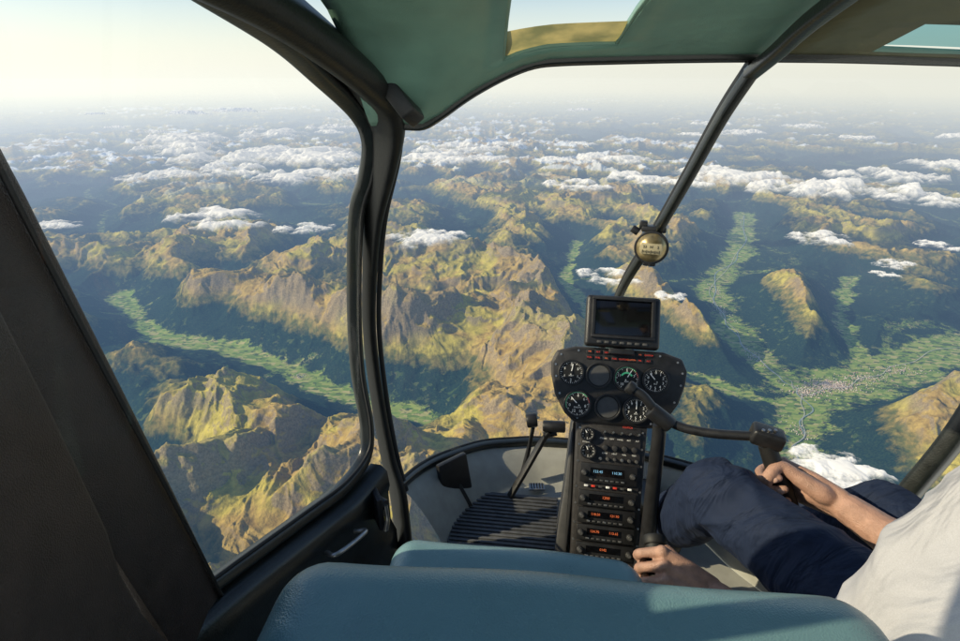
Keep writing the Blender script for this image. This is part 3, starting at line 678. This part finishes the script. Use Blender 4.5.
def gauge(x,y,r,kind):
    g=B(); c=CF@V((x,y,.002)); g.cyl(c,CF@V((x,y,.006)),r*.97,n=36); dial=g.done("gauge",M_dial,con)
    g=B(); pts=[CF@V((x+r*math.cos(a),y+r*math.sin(a),.006)) for a in [2*math.pi*i/40 for i in range(40)]]
    g.sweep(pts,sec_rect(.0045,.009),up=nn,n=1,closed=True); g.done("bezel",M_black,dial)
    if kind=='blank': 
        g=B(); g.cyl(CF@V((x,y,.006)),CF@V((x,y,.0066)),r*.85,n=36); g.done("blanking_plate",M_cover,dial); return
    g=B()
    N=48 if kind=='asi' else 36
    for i in range(N):
        a=2*math.pi*i/N; big=i%(N//12)==0
        if kind in('tach',) and 250<math.degrees(a)<290: continue
        l=.16*r if big else .08*r; rm=r*.90-l/2
        Mx=CF@Matrix.Translation((x+rm*math.cos(a),y+rm*math.sin(a),.0064))@Matrix.Rotation(a,4,'Z')
        g.box((0,0,0),(l,.0011 if big else .0006,.0003),0,Mx)
    nums={'asi':['4','6','8','10','12','0','2'],'alt':['0','1','2','3','4','5','6','7','8','9'],'tach':['5','7','9','10','11'],'vsi':['0','5','1','2','1','5'],'clock':['12','3','6','9']}[kind]
    for k,s in enumerate(nums):
        a=math.pi/2-2*math.pi*k/len(nums); g.text(s,x+r*.62*math.cos(a),y+r*.62*math.sin(a),r*.30,CF,0,.0064)
    if r>.025: g.text({'asi':'KNOTS','alt':'ALT','tach':'RPM','vsi':'VERT'}.get(kind,''),x,y-r*.28,r*.17,CF,0,.0064)
    if kind in('asi','tach'):
        for i in range(26):
            a=math.radians(200-i*7.5); Mx=CF@Matrix.Translation((x+r*.93*math.cos(a),y+r*.93*math.sin(a),.0066))@Matrix.Rotation(a,4,'Z')
            g.box((0,0,0),(.0022,r*.13,.0003),0,Mx,1 if i<22 else 2)
    if kind=='tach':
        for i in range(18):
            a=math.radians(150-i*7); Mx=CF@Matrix.Translation((x+r*.45*math.cos(a),y+r*.45*math.sin(a),.0066))@Matrix.Rotation(a,4,'Z'); g.box((0,0,0),(.004,r*.06,.0003),0,Mx,1)
    g.done("dial_marking",[M_white,M_green,M_red],dial)
    g=B(); a=random.uniform(.3,2.6); Mx=CF@Matrix.Translation((x,y,.0078))@Matrix.Rotation(a,4,'Z')
    g.prism([(-.2*r,-.0012),(.66*r,-.0009),(.76*r,0),(.66*r,.0009),(-.2*r,.0012)],0,.0004,0,Mx); g.cyl(CF@V((x,y,.0064)),CF@V((x,y,.0092)),.0035,n=12,mi=1); g.done("needle",[M_white,M_black],dial)
gauge(-.112,.022,.0295,'vsi'); gauge(-.045,.020,.0295,'blank'); gauge(.021,.018,.0295,'tach'); gauge(.089,.018,.0295,'alt')
gauge(-.092,-.053,.031,'asi'); gauge(-.020,-.055,.0295,'blank'); gauge(.047,-.057,.0295,'alt')
gauge(-.064,-.123,.015,'clock'); gauge(-.060,-.163,.017,'clock')
for r_ in range(2):
    for i in range(8):
        g=B(); x=-.070+i*.020; y=.077-r_*.014
        g.box((x,y,.003),(.016,.0095,.004),.001,CF); k=g.done("warning_light",M_black,pf)
        g=B(); g.text(random.choice(['OIL','LOW','FUEL','CLUTCH','GEN','MR','TR','ALT']),x,y,.0052,CF,0,.0053); g.done("light_lettering",M_red if (i+r_)%3 else M_amber,k)
for i in range(5):
    g=B(); x=-.025+i*.020; g.cyl(CF@V((x,-.118,-.003)),CF@V((x,-.118,.004)),.005,n=14,mi=0); g.cyl(CF@V((x,-.118,.003)),CF@V((x+.001,-.113,.016)),.0017,.0026,n=10,mi=1); g.done("toggle_switch",[M_black,M_metal],con)
for i in range(4):
    g=B(); x=-.02+i*.023; g.cyl(CF@V((x,-.152,-.003)),CF@V((x,-.152,.006)),.007,.006,n=18,mi=0,bev=.001); g.done("knob",M_knob,con)
for i in range(6):
    g=B(); x=-.030+i*.0170; g.cyl(CF@V((x,-.179,-.003)),CF@V((x,-.179,.005)),.0042,.0036,n=14,bev=.0006); g.done("circuit_breaker",M_metal if i%3==0 else M_cover,con)
g=B()
for i,s in enumerate(['STROBE','NAV','PANEL','BAT','ALT']): g.text(s,-.025+i*.020,-.131,.0048,CF,0,-.0022)
for i,s in enumerate(['CARB','HEAT','VOL','TEST']): g.text(s,-.02+i*.023,-.166,.0050,CF,0,-.0022)
g.text('ENGINE',-.065,-.143,.005,CF,0,-.0022); g.text('CLUTCH',.03,-.100,.006,CF,1,.0026)
g.done("placard_lettering",[M_white,M_red],con)
def radio(y,h,kind,txts,colr):
    g=B(); g.box((-.009,y,.001),(.134,h,.010),.002,CF); ra=g.done("radio_unit",M_black,con)
    g=B(); g.box((-.012,y+.003,.0062),(.080,h*.42,.0006),0,CF); g.done("radio_display",M_screen,ra)
    for x in(-.066,.047): 
        g=B(); g.cyl(CF@V((x,y,.006)),CF@V((x,y,.013)),.0075,.0065,n=20,bev=.0008); g.cyl(CF@V((x,y,.013)),CF@V((x,y,.019)),.0045,.004,n=16,mi=1); g.done("knob",[M_knob,M_cover],ra)
    for i in range(7): 
        g=B(); g.box((-.050+i*.0125,y-h*.34,.0072),(.008,.0035,.002),.0006,CF); g.done("button",M_cover if i%3 else M_metal,ra)
    g=B()
    for t,x,s in txts: g.text(t,x,y+.004,s,CF,0,.0067)
    g.done("radio_digits",colr,ra)
radio(-.214,.046,'nav',[('123.45',-.034,.0085),('110.30',.010,.0085)],M_blue)
radio(-.274,.036,'xpdr',[('1200',-.012,.009)],M_amber)
radio(-.314,.036,'nav',[('118.50',-.034,.008),('121.90',.010,.008)],M_amber)
radio(-.354,.036,'nav',[('124.70',-.034,.008),('113.65',.010,.008)],M_amber)
radio(-.394,.034,'hot',[('0142',-.012,.008)],M_amber)
for i in range(7): 
    g=B(); g.box((-.060+i*.017,-.245,.004),(.009,.0045,.005),.001,CF); g.done("selector_button",(M_white,M_red,M_cover)[i%3],con)

mon=empty("display_monitor",CF@V((.004,.09,-.02)),"black screen monitor clamped on top of the console","monitor")
MF=CF@Matrix.Translation((.004,.155,.012))@Matrix.Rotation(math.radians(-4),4,'X')
g=B(); g.box((0,0,-.014),(.178,.128,.030),.009,MF,seg=3); g.done("monitor_housing",M_black,mon)
g=B(); g.box((0,.008,.0018),(.132,.086,.002),.001,MF); g.done("screen",M_screen,mon)
g=B()
g.box((0,.0545,.004),(.150,.008,.010),.002,MF); g.box((0,-.040,.004),(.150,.008,.010),.002,MF)
for x in(-.0705,.0705): g.box((x,.007,.004),(.009,.088,.0098),.002,MF)
g.done("screen_bezel",M_black,mon)
for i in range(7): 
    g=B(); g.box((-.054+i*.018,-.0535,.002),(.011,.006,.004),.0015,MF); g.done("monitor_button",M_cover,mon)
g=B(); g.sweep([CF@V((.004,.08,-.03)),CF@V((.004,.11,-.034)),CF@V((.004,.14,-.028))],sec_rect(.03,.012),n=4); g.box((0,-.074,-.012),(.06,.014,.03),.003,MF); g.done("monitor_bracket",M_black,mon)

# ================================================================== COMPASS
cc=V((.361,1.085,-.328)); comp=empty("magnetic_compass",cc,"brass ball compass hanging on the windshield centre strip","compass")
vd=-cc; vd.z*=.3; vd.normalize()
side=V((0,0,1)).cross(vd).normalized(); up2=vd.cross(side)
KF=frame(cc,side,up2,vd)
g=B(); g.sph((0,0,0),(.0335,.0335,.031),0,4,None); g.bm.transform(KF); g.done("compass_bowl",M_brass,comp)
g=B(); g.prism([(-.020,-.010),(.020,-.010),(.023,.0),(.020,.012),(-.020,.012),(-.023,0)],.016,.0312,.001,KF); cf_=g.done("compass_card",M_cface,comp)
g=B()
for i in range(13):
    x=-.0168+i*.0028; g.box((x,-.005,.0314),(.0009,.007 if i%3==0 else .004,.0008),0,KF)
for k,s in enumerate(['33','N','3']): g.text(s,-.013+k*.013,.005,.008,KF,0,.0316)
g.done("compass_marking",M_dial,cf_)
g=B(); pts=[KF@V((.032*math.cos(a),.032*math.sin(a),.009)) for a in [2*math.pi*i/40 for i in range(40)]]
g.sweep(pts,sec_rect(.006,.008),up=vd,n=1,closed=True)
g.box((0,.036,-.012),(.050,.012,.03),.003,KF); g.box((-.022,.043,-.008),(.016,.018,.018),.003,KF); g.cyl(KF@V((-.030,.028,0)),KF@V((-.044,.036,0)),.008,n=16,bev=.001)
g.box((0,-.035,0),(.026,.010,.022),.003,KF); g.cyl(KF@V((0,-.035,.010)),KF@V((0,-.035,.014)),.003,n=10)
g.done("compass_bracket",M_black,comp)

# ================================================================== PEDALS
ped=empty("rudder_pedals",(.15,1.15,-1.09),"dark metal foot pedals mounted beside the console base","pedals")
g=B(); g.sweep([(.085,1.165,-1.085),(.12,1.18,-1.02),(.165,1.20,-.935),(.19,1.20,-.885)],sec_rect(.020,.012),n=5)
g.cyl((.172,1.205,-.872),(.232,1.195,-.868),.016,n=18,bev=.004); g.cyl((.175,1.20,-.90),(.21,1.20,-.89),.009,n=14); g.done("pedal",M_black,ped)
g=B(); g.sweep([(.125,1.235,-1.06),(.14,1.24,-.98),(.150,1.24,-.90)],sec_rect(.014,.010),n=5); g.cyl((.130,1.24,-.880),(.160,1.24,-.876),.020,n=18,bev=.004); g.done("pedal",M_black,ped)

# ================================================================== CYCLIC STICK
cy=empty("control_stick",(.36,.83,-1.1),"black central control column with swinging cross bar and hand grip","control stick")
g=B(); g.sweep([(.362,.83,-1.09),(.360,.835,-.95),(.356,.85,-.80),(.354,.862,-.66),(.352,.866,-.625)],sec_round(.030,.030,16),n=6,scales=[1.5,1.2,1,.9,.85])
g.cyl((.3605,.832,-.99),(.359,.836,-.95),.026,.021,n=20,bev=.003); g.cyl((.3615,.83,-1.10),(.3615,.83,-1.06),.045,.032,n=24,bev=.004)
g.done("stick_column",M_black,cy)
g=B(); g.sweep([(.300,.895,-.560),(.318,.883,-.568),(.337,.874,-.588),(.356,.868,-.606),(.39,.85,-.618),(.44,.825,-.614),(.505,.80,-.602)],sec_round(.018,.018,14),n=6); g.cyl((.333,.876,-.594),(.372,.858,-.620),.0165,n=20,bev=.003)
g.cyl((.290,.899,-.554),(.302,.893,-.561),.013,n=16,bev=.003)
g.done("cross_bar",M_black,cy)
gx=(V((.562,.745,-.72))-V((.522,.788,-.622))).normalized()
g=B(); g.box((0,0,0),(.056,.038,.032),.007,Matrix.Translation((.522,.793,-.597))@Matrix.Rotation(-.35,4,'Z')@Matrix.Rotation(.15,4,'Y'),seg=3)
for k in range(3): g.cyl((.508+k*.011,.787,-.583),(.508+k*.011,.786,-.577),.003,n=10,mi=1)
g.done("switch_box",[M_black,M_metal],cy)
g=B(); gp=V((.522,.788,-.612)); g.sweep([gp,gp+gx*.03,gp+gx*.07,gp+gx*.12,gp+gx*.170],sec_round(.034,.032,16),n=6,up=(1,0,0),scales=[.9,1,1.08,1,1.12])
g.done("hand_grip",M_rubber,cy)
co_=empty("collective_lever",(.29,.36,-.9),"black lever with rubber grip between the seats","lever")
g=B(); g.sweep([(.275,.30,-.93),(.282,.42,-.86),(.290,.54,-.800)],sec_round(.024,.024,14),n=5); g.done("lever_arm",M_black,co_)
g=B(); g.sweep([(.290,.54,-.800),(.296,.60,-.775),(.303,.675,-.740)],sec_round(.034,.034,16),n=5); g.cyl((.303,.675,-.740),(.305,.69,-.732),.020,n=18,bev=.004); g.done("lever_grip",M_rubber,co_)

# ================================================================== SEATS
def cushion(b,c,d,bev,M,mi=0,sag=.0):
    t=bmesh.new(); bmesh.ops.create_cube(t,size=1)
    bmesh.ops.subdivide_edges(t,edges=t.edges[:],cuts=39,use_grid_fill=True)
    hx,hy,hz=d[0]/2,d[1]/2,d[2]/2
    for v in t.verts:
        p=V((v.co.x*d[0],v.co.y*d[1],v.co.z*d[2]))
        q=V((max(-hx+bev,min(hx-bev,p.x)),max(-hy+bev,min(hy-bev,p.y)),max(-hz+bev,min(hz-bev,p.z))))
        e=p-q
        if e.length>1e-6: p=q+e.normalized()*bev
        v.co=p+V(c)+V((0,0,sag*(1-(p.x/hx)**2)*(1 if p.z>0 else 0)))
        v.co.y+=.002*math.sin(p.x*22+p.z*9)
    b._merge(t,mi,M)
seat=empty("seat",(.07,.34,-1.1),"teal leather front seat with piped seams, empty","seat")
SM=Matrix.Translation((.078,.292,.006))@Matrix.Rotation(math.radians(-5),4,'Z')
g=B(); cushion(g,(0,.00,-.695),(.545,.140,.56),.050,SM,sag=.006); g.done("seat_back",M_leather,seat,60)
g=B()
def loop(x,y,r,z0,z1):
    pts=[]
    for k in range(7): a=math.radians(180-15*k); pts.append((-x+r+r*math.cos(a),y,z1-r+r*math.sin(a)))
    for k in range(7): a=math.radians(90-15*k); pts.append((x-r+r*math.cos(a),y,z1-r+r*math.sin(a)))
    return [(-x,y,z0)]+pts+[(x,y,z0)]
g.sweep([SM@V((p[0],p[1],p[2]+.006*(1-(p[0]/.27)**2))) for p in loop(.2665,-.040,.050,-.95,-.4195)],sec_round(.007,.007,8),up=(0,1,0),n=2)
g.done("seam_piping",M_seam,seat)
g=B(); SM2=Matrix.Translation((.034,.43,0))@Matrix.Rotation(math.radians(-7),4,'Z')
cushion(g,(0,0,-.742),(.395,.40,.14),.042,SM2,sag=.004); g.done("seat_cushion",M_leather,seat,60)
g=B(); g.box((0,0,-.96),(.36,.34,.27),.02,SM2); g.done("seat_base",M_brown,seat)
seat2=empty("seat",(.71,.3,-1.1),"teal leather front seat occupied by the pilot","seat")
S3=Matrix.Translation((.72,.33,0))
g=B(); cushion(g,(0,-.14,-.64),(.46,.12,.60),.05,S3@Matrix.Rotation(.12,4,'X')); g.done("seat_back",M_leather,seat2,60)
g=B(); cushion(g,(0,.05,-.875),(.46,.44,.13),.045,S3); g.done("seat_cushion",M_leather,seat2,60)
g=B(); g.box((0,.04,-1.01),(.42,.38,.17),.02,S3); g.done("seat_base",M_brown,seat2)

# ================================================================== PILOT
def remesh(bld,vox,smooth=4,folds=None):
    me=bpy.data.meshes.new("t"); bld.bm.to_mesh(me); bld.bm.free()
    o=bpy.data.objects.new("t",me); COL.objects.link(o)
    m=o.modifiers.new("r",'REMESH'); m.mode='VOXEL'; m.voxel_size=vox; m.use_smooth_shade=True
    s=o.modifiers.new("s",'SMOOTH'); s.factor=.5; s.iterations=smooth
    dg=bpy.context.evaluated_depsgraph_get(); me2=bpy.data.meshes.new_from_object(o.evaluated_get(dg))
    bpy.data.objects.remove(o); bpy.data.meshes.remove(me)
    if folds:
        n=len(me2.vertices); c=np.zeros(n*3,np.float32); me2.vertices.foreach_get("co",c); c=c.reshape(-1,3).astype(float)
        nr=np.zeros(n*3,np.float32); me2.vertex_normals.foreach_get("vector",nr); nr=nr.reshape(-1,3)
        d=folds(c); c+=nr*d[:,None]; me2.vertices.foreach_set("co",c.astype(np.float32).ravel()); me2.update()
    me2.polygons.foreach_set("use_smooth",np.ones(len(me2.polygons),dtype=bool)); return me2
NAILS=[]
def hand(b,W,C,g,m,R=.016,spread=1.0):
    """gripping hand: W wrist, C grip centre, g index->little finger axis, m side of the grip where the palm lies"""
    W=V(W);C=V(C);g=V(g).normalized();m=(V(m)-g*V(m).dot(g)).normalized(); f=g.cross(m)
    if f.dot(C-W)<0: f=-f
    rf=[.0086,.0088,.0084,.0074]; ln=[1.,1.1,1.03,.85]
    for i,s in enumerate((-.033,-.0112,.0108,.032)):
        Ci=C+g*s*spread; q=R+rf[i]
        def pc(deg,k=1.0): a=math.radians(deg); return Ci+(m*math.cos(a)+f*math.sin(a))*q*k
        kn=Ci+m*(q+.010)-f*.004
        wr=W+g*s*.55+m*.002
        b.chain([wr,(wr+kn)/2+m*.003,kn],[.0130,.0130,.0100],4); b.sph(kn+m*.003,.0110,0,2)
        e=150+60*ln[i]-10
        b.chain([kn,pc(48,1.24),pc(85,1.12),pc(125,1.04),pc(165,1.05),pc(e,1.0)],[rf[i]*1.12,rf[i]*.92,rf[i]*1.12,rf[i]*.88,rf[i]*1.0,rf[i]*.82],4)
        for dg_ in(62,140): b.sph(pc(dg_,1.14),rf[i]*1.00,0,2)
        a=math.radians(e-14); NAILS.append((pc(e-14,1.0)+(m*math.cos(a)+f*math.sin(a))*rf[i]*.80,(m*math.cos(a)+f*math.sin(a)),g,rf[i]))
    base=W+(C-W)*.30-g*.018
    T1=C-g*.046-f*.012-m*.006; T2=C-g*.040+f*.004-m*(R+.012); T3=C-g*.022+f*.016-m*(R+.014)
    b.chain([W+(C-W)*.15-g*.010,base-m*.006,W.lerp(C,.62)-g*.036-m*.004],[.014,.0175,.0145],4)
    b.chain([W.lerp(C,.62)-g*.036-m*.004,T1,T2,T3],[.0135,.0112,.0108,.0088],4)
    tn=(-m-g*.5).normalized(); NAILS.append((T3+tn*.0072,tn,f.cross(tn).normalized(),.0098))
    b.chain([W,W.lerp(C,.5)+m*.012,C+m*(R+.012)-f*.012],[.019,.018,.013],4)
pil=empty("person",(.70,.40,-.80),"seated pilot in pale shirt and navy trousers holding the controls","person")
b=B()
WR=V((.630,.700,-.676)); CR=gp+gx*.086
LW=V((.376,.590,-.760)); LC=V((.298,.630,-.762))
hand(b,WR,CR,gx,(.6,.8,0),R=.0175)
hand(b,LW,LC,(-.06,-.80,-.50),(-.1,-.3,.9),R=.018)
b.chain([(.715,.47,-.670),(.690,.555,-.674),(.655,.65,-.678),WR],[.046,.043,.030,.026],6)
b.chain([(.84,.34,-.36),(.79,.40,-.53),(.715,.47,-.670)],[.055,.050,.044],6)
b.chain([(.465,.40,-.665),(.420,.49,-.735),LW],[.042,.038,.027],6)
b.chain([(.53,.37,-.34),(.49,.385,-.47),(.465,.40,-.665)],[.055,.05,.042],6)
b.chain([(.70,.36,-.72),(.70,.34,-.55),(.695,.34,-.40)],[.11,.105,.11],6)
b.chain([(.695,.345,-.36),(.695,.36,-.22)],[.062,.055],3)
b.sph((.695,.385,-.105),(.076,.095,.112)); b.sph((.695,.40,-.165),(.058,.07,.06))
b.chain([(.695,.478,-.085),(.695,.493,-.115),(.695,.487,-.122)],[.009,.013,.011],3)
for sx in(-1,1):
    b.sph((.695+sx*.077,.375,-.11),(.009,.02,.032)); b.sph((.695+sx*.03,.465,-.075),(.022,.012,.008))
b.sph((.695,.472,-.150),(.024,.010,.006)); b.sph((.695,.470,-.161),(.020,.010,.006))
KN=((.63,.428,.75,-.698,.455,.985),(.77,.735,.745,-.735,.70,.98))
for x0,kx,ky,kz,ax,ay in KN:
    b.chain([(x0,.38,-.72),(kx,ky,kz)],[.066,.038],1); b.chain([(kx,ky,kz),(ax,ay,-1.02)],[.038,.034],1)
body=link("body",remesh(b,.0024,2),pil); body.data.materials.append(M_skin)
for p,nrm,ax,r_ in NAILS:
    b=B(); u_=ax.cross(nrm).normalized(); Mx=Matrix(((ax.x,u_.x,nrm.x,p.x),(ax.y,u_.y,nrm.y,p.y),(ax.z,u_.z,nrm.z,p.z),(0,0,0,1)))
    b.sph((0,0,0),(r_*.62,r_*.75,r_*.28),0,2,None); b.bm.transform(Mx); b.done("finger_nail",M_nail,pil)
def folds_t(c):
    wx_=c[:,0]+.03*perlin(c[:,0]*9,c[:,1]*9,350); wy_=c[:,1]+.03*perlin(c[:,0]*9,c[:,1]*9,360)
    a=ridged(wx_*4+c[:,2]*3,wy_*9+c[:,2]*4,2,300,.5); k=np.exp(-((c[:,1]-.70)/.10)**2)+.8*np.exp(-((c[:,1]-.42)/.10)**2)
    a2=ridged(wx_*10-c[:,2]*8,wy_*14+c[:,2]*10,2,330,.4)
    return .013*(a-.45)+.008*k*(a2-.45)
b=B()
b.chain([(.63,.36,-.715),(.532,.57,-.706),(.432,.748,-.688)],[.090,.078,.060],8)
b.chain([(.432,.748,-.688),(.438,.865,-.86),(.455,.985,-1.00)],[.059,.058,.050],8)
b.chain([(.79,.36,-.735),(.768,.56,-.742),(.735,.735,-.735)],[.092,.078,.062],8)
b.chain([(.735,.735,-.735),(.715,.85,-.88),(.70,.975,-1.01)],[.061,.060,.050],8)
b.chain([(.63,.34,-.70),(.77,.34,-.70)],[.12,.12],3); b.chain([(.70,.34,-.66),(.70,.35,-.60)],[.14,.13],3)
tr=link("trousers",remesh(b,.004,2,folds_t),pil); tr.data.materials.append(M_trouser)
def folds_s(c):
    a=ridged(c[:,0]*6+c[:,2]*5,c[:,1]*5-c[:,2]*4,3,400,.4); return .015*(a-.45)
b=B()
b.chain([(.70,.35,-.66),(.70,.34,-.52),(.695,.345,-.42),(.695,.345,-.34)],[.145,.140,.145,.10],8)
b.chain([(.62,.345,-.33),(.54,.37,-.335)],[.075,.068],3); b.chain([(.77,.345,-.33),(.84,.345,-.35)],[.075,.068],3)
b.chain([(.535,.37,-.34),(.497,.383,-.45),(.468,.40,-.610)],[.072,.068,.066],8)
b.chain([(.84,.345,-.35),(.80,.39,-.50),(.745,.445,-.625)],[.070,.064,.058],8)
b.chain([(.695,.35,-.29),(.695,.357,-.255)],[.072,.066],3)
sh=link("shirt",remesh(b,.0045,3,folds_s),pil); sh.data.materials.append(M_shirt)
b=B(); b.sph((.695,.372,-.07),(.083,.098,.095),0,4)
for v in b.bm.verts:
    if v.co.y>.43 and v.co.z<-.05: v.co.y=.43
    v.co.z=max(v.co.z,-.16)
b.done("hair",M_hair,pil)
for sx in(-1,1):
    b=B(); b.sph((.695+sx*.03,.462,-.092),.012,0,2); b.done("eye",M_eye,pil)
for x in(.458,.70):
    b=B(); b.chain([(x,.975,-1.045),(x,1.06,-1.055),(x,1.16,-1.06)],[.045,.042,.036],5); b.box((x,1.07,-1.088),(.08,.26,.02),.008)
    s_=link("shoe",remesh(b,.004,4),pil); s_.data.materials.append(M_shoe)
